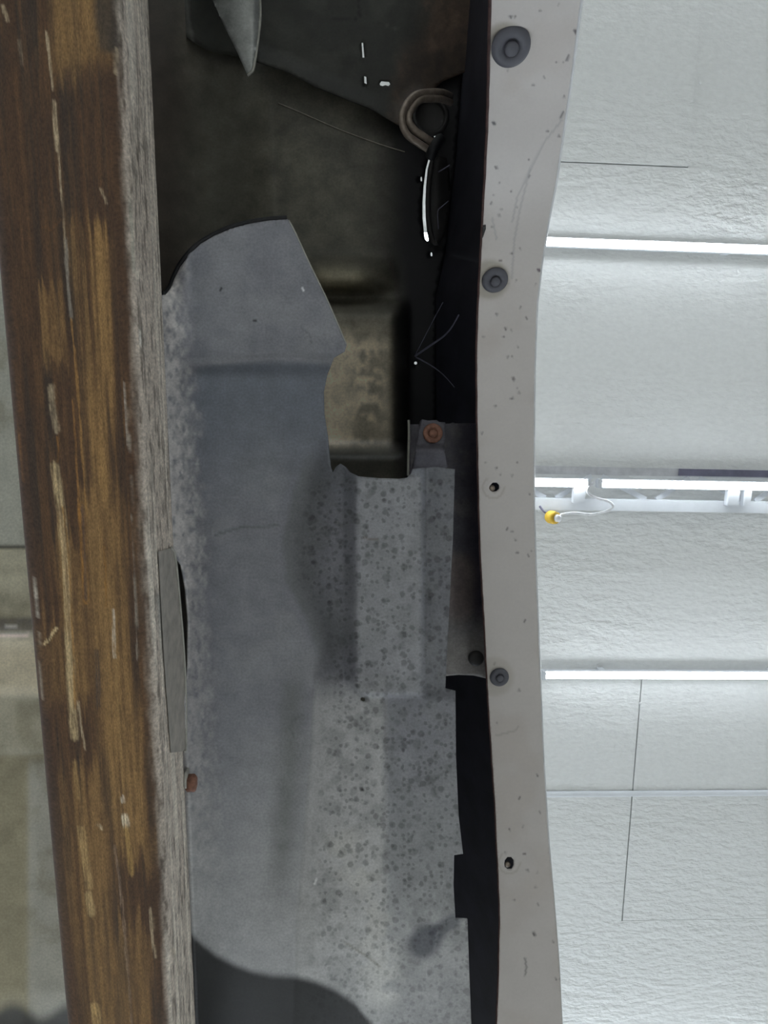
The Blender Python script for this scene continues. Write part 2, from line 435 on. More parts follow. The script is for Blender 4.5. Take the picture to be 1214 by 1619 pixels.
# dangling cord with yellow plug
zc_ = CEIL - .155
pl = thing('power_cord', 'white cord dangling by the truss with a yellow plug', 'cord', V(905, 800, zc_))
tube('cord', [V(938, 763, CEIL - .12), V(931, 770, zc_ + .01), V(929, 779, zc_), V(942, 787, zc_ - .005), V(962, 793, zc_ - .005), V(969, 801, zc_ - .01), V(958, 808, zc_ - .01),
             V(935, 813, zc_), V(908, 811, zc_), V(890, 813, zc_), V(880, 818, zc_)], .0045, M['cord'], pl)
pa = (V(866, 818, zc_) - V(884, 818, zc_)).normalized()
pc = V(874, 818, zc_)
lathe('plug_shell', [(.010, -.014), (.022, -.016), (.0235, -.006), (.0235, .014), (.020, .022), (.010, .026), (0, .026)], pc, (pa * .55 + Vector((0, 0, 1))), M['yellow'], pl, 24)
lathe('plug_core', [(.014, -.018), (.013, -.03), (.006, -.036), (0, -.036)], pc, (pa * .55 + Vector((0, 0, 1))), M['cord'], pl, 20)
tube('lead', [V(868, 813, zc_ + .02), V(860, 809, zc_ + .02), V(853, 800, zc_ + .03)], .004, M['purple_strip'], pl)

# ------------------------------------------------------------------ frame rail
ZR, RH = .48, .070
Lp = P([-48, 100], [0, 1619], ZR); Rp = P([188, 272], [0, 1619], ZR)
def rail_profile(w, hh, rr, nb=100):
    o = [(0, hh - k * (hh - rr) / 10) for k in range(10)]
    o += [(rr - rr * math.cos(a), rr - rr * math.sin(a)) for a in np.linspace(0, math.pi / 2, 8)]
    o += [(rr + (w - 2 * rr) * k / nb, 0) for k in range(1, nb)]
    o += [(w - rr + rr * math.sin(a), rr - rr * math.cos(a)) for a in np.linspace(0, math.pi / 2, 10)]
    o += [(w, rr + (hh - rr) * k / 30) for k in range(1, 31)]
    return np.array(o)
rail = thing('frame_rail', 'oily rust-brown steel chassis rail with long scrapes', 'chassis rail', (float(Lp[0][0] + Rp[0][0]) / 2, 0, CAM[2] + ZR))
ts = np.linspace(-.22, 1.2, 620)
grid = []
for t in ts:
    l = Lp[0] + (Lp[1] - Lp[0]) * t; rr_ = Rp[0] + (Rp[1] - Rp[0]) * t
    e = rr_ - l; w = np.linalg.norm(e); e = e / w
    pr = rail_profile(w, RH, .010)
    grid.append(l[None] + pr[:, :1] * e[None] + np.array([0, 0, 1.0])[None] * pr[:, 1:])
grid = np.array(grid)
hgt = np.tile(rail_profile(.1, RH, .010)[:, 1], (len(ts), 1)).ravel()
uu = np.tile(np.linspace(0, 1, grid.shape[1]), (len(ts), 1)).ravel()
vv = np.repeat(ts, grid.shape[1])
PALE = (176, 158, 130); WHT = (212, 204, 190); AMB = (142, 98, 40); DRK = (44, 36, 32)
SCR = [([(74, 52), (80, 100), (83, 138)], 4, PALE, .8), ([(85, 160), (88, 200), (92, 239)], 6, PALE, .85), ([(92, 239), (97, 300), (100, 346), (103, 398)], 3.5, PALE, .7),
    ([(104, 380), (108, 450), (113, 500)], 5, (130, 122, 112), .8), ([(113, 500), (120, 576), (128, 690), (137, 817)], 3, (150, 112, 62), .7), ([(115, 632), (120, 720), (126, 817)], 3, (140, 100, 52), .7),
    ([(81, 612), (82, 630)], 10, PALE, .7), ([(82, 640), (86, 660), (90, 680)], 9, PALE, .75), ([(91, 690), (90, 730)], 4, AMB, .6),
    ([(87, 738), (92, 775), (98, 820), (104, 884), (108, 968), (111, 1052), (115, 1136), (118, 1165)], 12, (182, 160, 122), .92), ([(94, 800), (102, 860), (107, 930), (110, 1010)], 3.5, (110, 84, 60), .6), ([(99, 800), (109, 884), (113, 968), (116, 1052), (119, 1120)], 3, AMB, .7),
    ([(123, 1112), (127, 1140), (131, 1165), (134, 1184)], 4, PALE, .7), ([(54, 915), (57, 950), (59, 974)], 3, WHT, .8), ([(61, 1000), (64, 1050), (67, 1102)], 3, (150, 140, 128), .6),
    ([(70, 1017), (76, 1012), (90, 993)], 4, (205, 182, 140), .9), ([(179, 965), (180, 1000), (182, 1041)], 4, (196, 186, 170), .75), ([(183, 1041), (188, 1150), (195, 1250)], 3, (140, 112, 70), .5),
    ([(128, 800), (132, 870), (136, 951)], 9, (150, 104, 44), .7), ([(130, 800), (133, 860), (136, 948)], 5, (72, 60, 54), .85), ([(153, 1030), (155, 1080), (156, 1118)], 6, (64, 56, 52), .8),
    ([(196, 604), (200, 660), (204, 713)], 4, (160, 150, 138), .8), ([(206, 750), (209, 820), (215, 968), (217, 1040)], 3, (140, 132, 120), .6), ([(165, 860), (168, 960)], 3, AMB, .7),
    ([(128, 1311), (135, 1355), (142, 1400)], 11, (168, 140, 96), .85), ([(140, 1414), (145, 1442)], 11, (172, 146, 104), .85), ([(197, 1292), (199, 1303)], 10, (222, 208, 184), 1), ([(199, 1307), (204, 1340), (209, 1380)], 7, (160, 128, 76), .8),
    ([(118, 1205), (121, 1240), (124, 1262)], 6, (160, 130, 84), .7), ([(194, 1260), (195, 1268)], 4, WHT, .9), ([(181, 1340), (190, 1400), (197, 1470), (204, 1560), (208, 1619)], 4, (136, 114, 96), .7), ([(238, 1435), (241, 1480), (244, 1515)], 3.5, PALE, .7),
    ([(150, 1592), (156, 1630)], 14, (176, 146, 98), .85), ([(91, 1487), (95, 1550), (101, 1640)], 9, (150, 136, 120), .55), ([(68, 360), (82, 365), (97, 345)], 2, (120, 80, 40), .3),
    ([(22, 570), (30, 660), (36, 760)], 3, (120, 82, 44), .6), ([(5, 10), (12, 30)], 6, PALE, .6), ([(30, 65), (34, 100)], 6, (128, 112, 92), .5), ([(160, 300), (168, 320)], 4, PALE, .5), ([(155, 1305), (160, 1310)], 5, (190, 170, 140), .8),
    ([(183, 75), (184, 115)], 4, PALE, .6), ([(205, 300), (209, 360), (212, 430)], 4, (150, 150, 138), .6), ([(217, 430), (217, 440)], 5, WHT, .9), ([(222, 520), (223, 545)], 4, (200, 196, 188), .8), ([(273, 1500), (284, 1540)], 4, (150, 138, 118), .6)]
def rail_col(x, y):
    s1 = fbm(uu * 46, vv * 15, 3); s2 = fbm(uu * 14, vv * 5, 11); s3 = fbm(uu * 130, vv * 60, 19); s4 = fbm(uu * 70, vv * 4, 23)
    c = np.tile(lin((68, 48, 33)), (len(x), 1))
    c = mixc(c, (52, 41, 34), sstep(.5, .7, s2) * .8)
    c = mixc(c, (94, 68, 43), sstep(.45, .7, s1) * .55)
    c = mixc(c, (54, 44, 36), sstep(.55, .7, s4) * .5)
    am = np.zeros(len(x))
    for pts, w, a in (([(120, -200), (125, 40), (115, 75)], 55, .7), ([(160, -100), (150, 60)], 30, .8), ([(152, 370), (155, 480), (155, 620), (152, 700), (160, 790)], 30, .9), ([(82, 470), (88, 560)], 24, .55),
                      ([(150, 800), (162, 950), (180, 1080), (195, 1200), (215, 1330)], 46, .8), ([(108, 860), (118, 1100)], 26, .6), ([(70, 1010), (85, 1090)], 34, .35), ([(140, 1250), (150, 1480), (170, 1640)], 50, .6), ([(205, 1480), (222, 1640)], 34, .5), ([(141, 40), (143, 60)], 10, .9)):
        am = np.maximum(am, a * (1 - sstep(w * .2, w * 1.1, pdist(x + (s2 - .5) * 46 + (s4 - .5) * 26, y + (s1 - .5) * 110, pts))))
    c = mixc(c, (144, 111, 68), am * (.45 + .55 * sstep(.3, .62, s1 * .5 + s3 * .3 + s4 * .2)))
    c = mixc(c, (70, 52, 46), (1 - sstep(0, 38, x - np.interp(y, [0, 1619], [-48, 100]))) * .6)
    # scuffed grey corner and side
    edge = np.interp(y, [0, 1619], [188, 272])
    grey = sstep(-16, 6, x - edge + (s1 - .5) * 20) * 1.0
    gc = np.tile(lin((176, 165, 154)), (len(x), 1))
    gc = mixc(gc, (84, 74, 66), sstep(.46, .62, s3 * .6 + s4 * .4) * .8); gc = mixc(gc, (216, 208, 196), sstep(.54, .68, s4) * .6)
    c = c * (1 - grey[:, None]) + gc * grey[:, None]
    up = 0
    # plain dark oily patch beside the upper corner
    c = mixc(c, (52, 48, 44), .8 * (1 - sstep(10, 26, pdist(x, y, [(168, -80), (166, 30), (172, 66)]))))
    c = mixc(c, (120, 122, 120), .75 * (1 - sstep(8, 22, pdist(x, y, [(262, 950), (276, 1060), (285, 1150)]))))
    k = (.30 + .70 * sstep(.36, .56, s3 * .5 + fbm(uu * 220, vv * 40, 29) * .5))[:, None]
    return c * (1 - k) + k * strokes(c, x + (s3 - .5) * 4.5, y + (s1 - .5) * 9, [(p_, w_, c_, a_ * .95) for p_, w_, c_, a_ in SCR])
RK = 1.4
def boost(fn, k):
    return lambda x, y: fn(x, y) * k
grid_mesh('rail_body', grid, M['rail'], rail, col=boost(rail_col, RK), uv=np.stack([uu * .28, vv * 1.6], 1), close=True)
# bracket plate welded on the inner side of the rail, its edge bare
rd = (Rp[1] - Rp[0]) / np.linalg.norm(Rp[1] - Rp[0]); rn = np.array([rd[1], -rd[0], 0.0])
def on_side(px, py, off):
    """photo pixel -> point of the rail's upright inner face, off metres proud of it"""
    p0 = Rp[0] + rn * off; a = P(px, py, 1.0) - CAM
    return CAM + a * (np.dot(p0 - CAM, rn) / np.dot(a, rn))
PO = [(250, 872), (271, 866), (276, 874), (280, 905), (285, 960), (290, 1020), (293, 1075), (294, 1120), (294, 1180), (291, 1188), (270, 1190), (259, 1040)]
bm = bmesh.new()
fr = [bm.verts.new(on_side(x, y, .0008).tolist()) for x, y in PO]; bk = [bm.verts.new(on_side(x, y, .0002).tolist()) for x, y in PO]
bm.faces.new(fr); bm.faces.new(bk)
for i in range(len(PO)): bm.faces.new((fr[i], fr[(i + 1) % len(PO)], bk[(i + 1) % len(PO)], bk[i]))
bm_obj('side_plate', bm, plain_mat('grey side plate', (166, 160, 152), .5, scale=90, amp=(.7, 1.2)), rail, smooth=False)
tube('plate_edge', [on_side(x, y, .0012).tolist() for x, y in PO[1:10]], .0010, M['bare'], rail, 6, 4)
hb = thing('rail_bolt', 'small rusty hex bolt on the inner side of the chassis rail', 'bolt', tuple(on_side(297, 1236, .001)))
lathe('hex_head', [(.0075, 0), (.0075, .006), (.006, .0075), (0, .0075)], on_side(296, 1238, .001).tolist(), rn.tolist(), M['rust'], hb, 6)
lathe('washer', [(.0085, -.001), (.0085, .001), (0, .001)], on_side(295.5, 1231, .001).tolist(), rn.tolist(), M['bare'], hb, 20)

# ------------------------------------------------------------------ floor pan left of the rail
def pan_z(x, y):
    z = np.full(np.shape(x), .66)
    z = z + .012 * sstep(862, 868, y)                         # lap joint
    z = z - .030 * np.exp(-((y - 995) / 17.0) ** 2)           # rib
    z = z + .014 * sstep(1085, 1105, y) + .010 * sstep(1186, 1198, y)
    z = z + .02 * sstep(1560, 1640, y)
    z = z - .008 * sstep(36, 60, x) * sstep(1190, 1215, y)
    return z
def pan_col(x, y):
    c = np.tile(lin((128, 128, 120)), (len(x), 1))
    c = mixc(c, (140, 136, 120), sstep(864, 868, y)); c = mixc(c, (96, 92, 90), 1 - sstep(8, 16, np.abs(y - 988)))
    c = mixc(c, (150, 142, 124), sstep(1003, 1012, y)); c = mixc(c, (126, 122, 108), sstep(1096, 1104, y)); c = mixc(c, (112, 106, 88), sstep(1188, 1196, y))
    c = mixc(c, (122, 120, 112), sstep(40, 50, x) * sstep(1190, 1210, y))
    n = fbm(x / 40, y / 40, 5); c = mixc(c, (96, 90, 74), sstep(.55, .75, n) * .5)
    c = mixc(c, (30, 29, 28), sstep(1585, 1612, y + 10 * np.sin(x / 14)) * .95)
    return strokes(c, x, y, [([(-60, 865), (60, 864)], 3.5, (52, 50, 48), .9), ([(-10, 1007), (45, 1003)], 5, (190, 172, 170), .6), ([(10, 990), (26, 990)], 3, (190, 186, 184), .5)])  # dark lap line; the pale strokes are highlights painted on the rib
pan = sheet('floor_pan', [(-120, 380), (90, 380), (100, 700), (120, 1000), (135, 1300), (160, 1900), (-120, 1900)], pan_z, 5, M['pan'], col=boost(pan_col, 2.2))
tag(pan, 'olive grey ribbed floor pan beside the rusty chassis rail', 'floor pan')

# ------------------------------------------------------------------ inner fender (dark cavity)
def in_z(x, y):
    z = np.full(np.shape(x), .98)
    z = z - .12 * sstep(440, 510, x) * (1 - sstep(618, 646, x)) * sstep(470, 500, y) * (1 - sstep(700, 722, y))    # pressed boss
    z = z - .070 * sstep(430, 520, x) * (1 - sstep(560, 632, x)) * sstep(398, 436, y) * (1 - sstep(446, 470, y))    # smaller rib above
    z = z + .05 * sstep(560, 760, x) * (1 - sstep(380, 460, y)) * 0
    return z
def in_col(x, y):
    n = fbm(x / 60, y / 60, 21); n2 = fbm(x / 14, y / 14, 25)
    c = np.tile(lin((96, 93, 84)), (len(x), 1))
    c = mixc(c, (118, 114, 102), sstep(.45, .7, n) * .6)
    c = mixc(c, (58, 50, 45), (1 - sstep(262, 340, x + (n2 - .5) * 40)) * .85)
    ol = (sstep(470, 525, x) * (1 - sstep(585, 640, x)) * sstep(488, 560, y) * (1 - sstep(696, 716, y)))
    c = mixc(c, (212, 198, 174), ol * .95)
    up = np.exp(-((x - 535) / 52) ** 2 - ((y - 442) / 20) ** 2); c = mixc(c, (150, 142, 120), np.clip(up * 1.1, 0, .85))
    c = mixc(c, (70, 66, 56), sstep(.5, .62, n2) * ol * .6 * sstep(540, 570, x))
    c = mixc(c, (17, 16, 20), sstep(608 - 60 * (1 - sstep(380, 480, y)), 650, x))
    c = strokes(c, x, y, [([(480, 208), (486, 216)], 4, (90, 86, 80), .5),
                          ([(612, 226), (620, 232)], 5, (84, 80, 76), .6), ([(568, 410), (582, 425)], 3, (90, 88, 84), .4)])
    return c
def circ(x, y, a, b=None, n=12): b = b or a; return [(x + a * math.cos(k * 2 * math.pi / n), y + b * math.sin(k * 2 * math.pi / n)) for k in range(n)]
SLIT = [(678, 249), (673, 268), (669.5, 295), (668, 320), (668, 345), (670, 366), (672, 378), (676, 382), (677.5, 379), (675, 366), (673, 345), (672.5, 320), (673.5, 295), (676, 268), (680.5, 250)]
WR = [(-260, 420), (60, 430), (400, 440), (700, 440), (1100, 445), (1619, 450), (1950, 455)]
inner = thing('inner_fender', 'black undercoated inner fender panel deep above the chassis rail', 'fender liner', V(450, 500, .98))
CORN = [(-260, 742), (0, 742), (250, 722), (400, 705), (470, 690), (760, 690), (1100, 690), (1400, 700), (1619, 705), (1950, 715)]
cpts = [(ip(y, CORN), y) for y in (-260, 0, 120, 250, 330, 400, 470, 600, 760, 1100, 1400, 1619, 1950)]
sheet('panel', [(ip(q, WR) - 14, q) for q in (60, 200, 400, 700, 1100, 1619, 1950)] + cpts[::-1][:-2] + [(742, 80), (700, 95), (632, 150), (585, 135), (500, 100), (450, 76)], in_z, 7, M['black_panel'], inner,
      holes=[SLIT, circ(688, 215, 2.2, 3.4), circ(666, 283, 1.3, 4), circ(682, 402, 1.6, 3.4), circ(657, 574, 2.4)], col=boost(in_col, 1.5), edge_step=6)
wy = np.linspace(-255, 1940, 200)
w0 = P(ip(wy, [(-260, 200), (0, 214), (400, 240), (700, 250), (1100, 262), (1619, 284), (1950, 294)]), wy, np.full(wy.shape, .5565))
w1 = P(ip(wy, WR), wy, np.full(wy.shape, .9797)); wc = w0 * 1.0; wc[:, 2] = w1[:, 2]; wc[:, 1] = w1[:, 1] * .5 + w0[:, 1] * .5
wg = np.array([w0 * (1 - t) ** 2 + wc * 2 * t * (1 - t) + w1 * t * t for t in np.linspace(0, 1, 40)])
WX, WY = proj(wg)
def wall_z(x, y):
    x = np.atleast_1d(x); y = np.atleast_1d(y); out = np.empty(len(x))
    for i in range(len(x)):
        q = float(np.clip((y[i] - wy[0]) / (wy[1] - wy[0]), 0, len(wy) - 1.001)); k = int(q); q -= k
        xr = WX[:, k] * (1 - q) + WX[:, k + 1] * q; zr = wg[:, k, 2] - CAM[2]
        out[i] = np.interp(x[i], xr, zr)
    return out
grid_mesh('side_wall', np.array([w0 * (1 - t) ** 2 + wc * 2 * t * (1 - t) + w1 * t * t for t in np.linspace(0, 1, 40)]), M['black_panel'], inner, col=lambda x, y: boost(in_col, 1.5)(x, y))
# lapped upper panel, its lower edge is the dark ridge
RID = [(266, -40), (268, 36), (280, 48), (300, 62), (330, 80), (370, 88), (412, 100), (450, 112), (500, 138), (550, 158), (585, 172), (630, 198), (665, 160), (700, 128), (745, 110), (752, -240), (262, -240)]
def up_z(x, y):
    e = pdist(x, y, RID[:13])
    return np.maximum(.71, np.minimum(.958 + .01 * sstep(600, 760, x), wall_z(x, y) - .010) - .012 * (1 - sstep(0, 30, e)))
def up_col(x, y):
    n = fbm(x / 50, y / 50, 31); n2 = fbm(x / 12, y / 30, 35)
    c = np.tile(lin((52, 52, 48)), (len(x), 1)); c = mixc(c, (72, 72, 66), sstep(.5, .7, n) * .6)
    br = sstep(625, 690, x + (n - .5) * 60 + (y - 60) * .35); c = mixc(c, (84, 68, 58), br * .9); c = mixc(c, (112, 92, 76), br * sstep(.5, .64, n2) * .5); c = mixc(c, (40, 34, 32), br * sstep(.55, .7, n) * .6)
    c = mixc(c, (84, 82, 78), (1 - sstep(250, 330, x)) * .6)
    return strokes(c, x, y, [([(566, -10), (568, 26), (560, 30)], 4, (14, 14, 14), .95), ([(520, 32), (558, 28)], 3, (20, 20, 20), .7), ([(610, 40), (628, 46)], 3, (96, 96, 90), .5)])
holes_up = [[(571.5, 67), (574, 67), (576, 91), (573, 91)], [(575.5, 120), (579, 121), (580, 137), (577, 138), (576, 130)],
            [(600, 132), (603, 128), (609, 128.5), (615, 129), (617, 133), (614, 136), (609, 134.5), (605, 136), (601, 135)]]
sheet('upper_panel', RID, up_z, 5, M['black_panel'], inner, holes=holes_up, col=boost(up_col, .95))
tube('seam_bead', [V(x, y, .9785) for x, y in ((440, 163), (480, 180), (540, 206), (600, 228), (640, 240))], .0007, M['seam'], inner, 6, 4)

# ------------------------------------------------------------------ white fender with arch lip
FL = [(-260, 778), (0, 775), (150, 772), (250, 768), (360, 762), (450, 757), (560, 753), (660, 754), (760, 756), (870, 759), (980, 765), (1080, 770), (1180, 776), (1270, 782), (1380, 787), (1450, 790), (1540, 788), (1619, 785), (1900, 772)]
FR = [(-260, 958), (0, 920), (120, 905), (200, 893), (290, 880), (350, 868), (420, 857), (480, 850), (580, 846), (700, 845), (800, 845), (900, 848), (1000, 852), (1100, 856), (1200, 860), (1330, 868), (1420, 876), (1520, 884), (1619, 889), (1900, 908)]
FZ = [(-260, .31), (-100, .37), (68, .435), (250, .525), (442, .60), (600, .64), (760, .672), (920, .692), (1070, .70), (1363, .70), (1619, .672), (1900, .62)]
fz_y = np.linspace(-260, 1900, 400); _k = np.ones(41) / 41
fz_s = np.convolve(np.pad(ip(fz_y, FZ), 20, mode='edge'), _k, 'valid')
fz_s[:12] = ip(fz_y, FZ)[:12]
def fl_z(x, y): return np.interp(y, fz_y, fz_s)
def fl_col(x, y):
    c = np.tile(lin((193, 187, 184)), (len(x), 1))
    n = fbm(x / 90, y / 90, 41); c = mixc(c, (182, 173, 167), sstep(.5, .75, n) * .5)
    rnd = random.Random(9); it = []
    for k in range(95):
        yy = rnd.uniform(0, 1619); a = ip(yy, FL) + 6; bq = ip(yy, FR) - 4; xx = rnd.uniform(a, bq)
        if 900 < yy < 1200 and rnd.random() < .7: continue
        it.append(([(xx, yy), (xx + rnd.uniform(-1.5, 1.5), yy + rnd.uniform(-2, 2))], rnd.choice((2.4, 2.8, 3.4)), (92, 84, 84), rnd.uniform(.35, .9)))
    it += [([(888, 190), (860, 225), (838, 268), (822, 330), (813, 380), (809, 440)], 2.2, (150, 146, 148), .5), ([(838, 268), (818, 310), (810, 350)], 2.2, (150, 146, 148), .5), ([(778, 345), (785, 378)], 2.2, (150, 148, 150), .5),
           ([(909, 48), (911, 52)], 4.5, (70, 62, 66), .9), ([(896, 95), (899, 88)], 3.5, (80, 74, 76), .8), ([(886, 186), (890, 178)], 4, (80, 76, 78), .8), ([(780, 194), (782, 196)], 5, (70, 68, 72), .9), ([(850, 426), (853, 428)], 4, (84, 66, 80), .9), ([(806, 26), (808, 27)], 4, (80, 76, 76), .8),
           ([(785, 1163), (815, 1155), (820, 1148)], 2.4, (150, 144, 138), .5), ([(830, 1515), (832, 1530), (830, 1542)], 3, (110, 106, 104), .7), ([(888, 1548), (891, 1554)], 6, (64, 62, 66), .9), ([(843, 1475), (845, 1479)], 4, (80, 76, 74), .9)]
    for hx, hy, rr in ((780, 771, 17), (805, 1364, 17)):
        it.append((circ(hx, hy, rr, n=20)[:14], 2.2, (168, 160, 152), .6))
    c = strokes(c, x, y, it)
    for hx, hy in ((806, 66), (782, 442), (789, 1070)):
        c = mixc(c, (150, 142, 128), .7 * (1 - sstep(26, 36, np.hypot(x - hx + 8, y - hy))) * (.5 if hy > 900 else 1))
    return c
fo = [(ip(y, FL), y) for y in fz_y[::6]] + [(ip(y, FR), y) for y in fz_y[::6][::-1]]
fender = thing('fender', 'white painted fender with narrow arch lip beside the dark cavity', 'fender', V(800, 800, .66))
H1 = [(773, 772), (774, 768), (779, 763), (785, 763), (789, 767), (789, 773), (785, 777), (779, 778), (775, 776)]
H2 = [(797, 1366), (798, 1360), (802, 1355), (808, 1355), (812, 1360), (812, 1368), (809, 1374), (802, 1374), (798, 1371)]
sheet('arch_lip', fo, fl_z, 2.8, M['paint'], fender, holes=[H1, H2], col=fl_col, thick=.001, edge_step=4)
ry = np.linspace(-255, 1895, 260)
A = P(ip(ry, FR), ry, fl_z(0, ry)); B = P(ip(ry, CORN), ry, np.full(ry.shape, .985))
def skin(off, n=14):
    g_ = []
    for t in np.linspace(0, 1, n):
        q = A + (B - A) * t
        q[:, 0] += .022 * math.sin(math.pi * t) * (1 if t > 0 else 0) * .6 + off; q[:, 2] += off * .1
        g_.append(q)
    g_[0][:, 2] += .0006
    return np.array(g_)
grid_mesh('outer_skin', skin(.0), M['body_out'], fender)
si = skin(-.0022); si[0][:, 2] += .001
grid_mesh('inner_skin', si, M['body_in'], fender)
ly = np.linspace(-250, 1890, 160)
tube('edge_sealer', P(ip(ly, FL) - .5 + (fbm(ly / 9, ly * 0, 3) - .5) * 1.6, ly, fl_z(0, ly) + .0006).tolist(), .0011, M['edge'], fender, 6, 1)
tube('rolled_edge', P(ip(ly, FR) - 1, ly, fl_z(0, ly) + .001).tolist(), .0012, M['body_out'], fender, 6, 1)
def lip_normal(x, y):
    a = P(x, y - 4, fl_z(0, np.array(y - 4.))); b_ = P(x, y + 4, fl_z(0, np.array(y + 4.))); c_ = P(x + 5, y, fl_z(0, np.array(float(y)))); d_ = P(x - 5, y, fl_z(0, np.array(float(y))))
    n = np.cross(b_ - a, c_ - d_); n /= np.linalg.norm(n)
    return n if n[2] < 0 else -n
for x, y, rr in ((806, 68, .0115), (782, 442, .0110), (789, 1070, .0102)):
    c = P(x, y, fl_z(0, np.array(float(y)))); n = lip_normal(x, y)
    if y == 68:
        tc_ = CAM - c; tc_ /= np.linalg.norm(tc_); n = n * .45 + tc_ * .55 + np.array([.12, .05, 0]); n /= np.linalg.norm(n); c = c + n * .003
    hd = lathe('push_clip', [(rr * .9, 0), (rr, .0008), (rr * .98, .002), (rr * .8, .0031), (rr * .47, .0037), (rr * .44, .0030), (0, .0030)], c.tolist(), n.tolist(), M['clip'], fender, 40)
    lathe('centre_pin', [(rr * .36, .002), (rr * .36, .0046), (rr * .31, .0053), (0, .0054)], c.tolist(), n.tolist(), M['clip'], hd, 28)
for x, y in ((776, 773), (801, 1367)):
    lathe('hole_insert', [(.0034, 0), (.0030, .002), (0, .0022)], V(x + 1, y - 1, float(fl_z(0, np.array(float(y)))) + .005), (0, 0, -1), M['tubing'], fender, 16)
sheet('sealer_flake', [(763, 357), (768, 356), (768, 362), (764, 374), (762, 378)], lambda x, y: fl_z(x, y) - .0008, 3, M['dark_rubber'], fender, thick=.0006)

# ------------------------------------------------------------------ big grey splash shield
XL = [(300, 236), (468, 248), (500, 250), (800, 268), (900, 278), (1200, 297), (1619, 313), (1900, 322)]
XF = [(700, 492), (740, 482), (800, 464), (860, 452), (920, 458), (980, 492), (1030, 505), (1060, 494), (1200, 488), (1350, 476), (1450, 468), (1700, 460)]
def sh_z(x, y):
    u = x - ip(y, XL)
    z = .5585 + .083 * (1 - np.exp(-np.clip(u, 0, None) / 55.0))
    z = z - .055 * np.clip((568 + .0006 * (x - 440) ** 2 - y) / 225.0, 0, 1.1) * sstep(4, 60, u) + .004 * np.exp(-((y - 574) / 14.0) ** 2) * sstep(270, 330, x) - .003 * np.exp(-((y - 598) / 20.0) ** 2) * sstep(270, 330, x)
    xf = ip(y, XF)
    low = sstep(990, 1120, y)
    up = sstep(640, 760, y)
    r1 = sstep(0, 1, (x - xf) / np.maximum(568 - xf, 30))            # ramp to the box
    r2 = np.clip((x - xf) / (612 - xf), 0, 1) - .85 * np.clip((x - 612) / 120.0, 0, 1.2)
    z = z - up * (1 - low) * .030 * r1 - low * .042 * r2
    z = z - .012 * np.exp(-((x - xf) / 9.0) ** 2) * low * 0
    bx = sstep(0, 5, 669 - x) * sstep(0, 6, 1103 - y + np.clip((572 - x), 0, 60) * -.9) * sstep(540, 566, x) * up
    z = z - .019 * bx
    fl = sstep(0, 5, x - 669) * (1 - sstep(1086, 1112, y)) * up
    z = z + .016 * fl
    # lower third rolls up and away towards the sprayed end
    z = z + .03 * sstep(1440, 1750, y)
    return z
def yb_dark(x): return ip(x, [(200, 1380), (300, 1476), (320, 1494), (340, 1510), (370, 1526), (400, 1537), (430, 1543), (470, 1545), (500, 1553), (530, 1566), (560, 1586), (590, 1622), (640, 1690), (700, 1760), (760, 1900)])
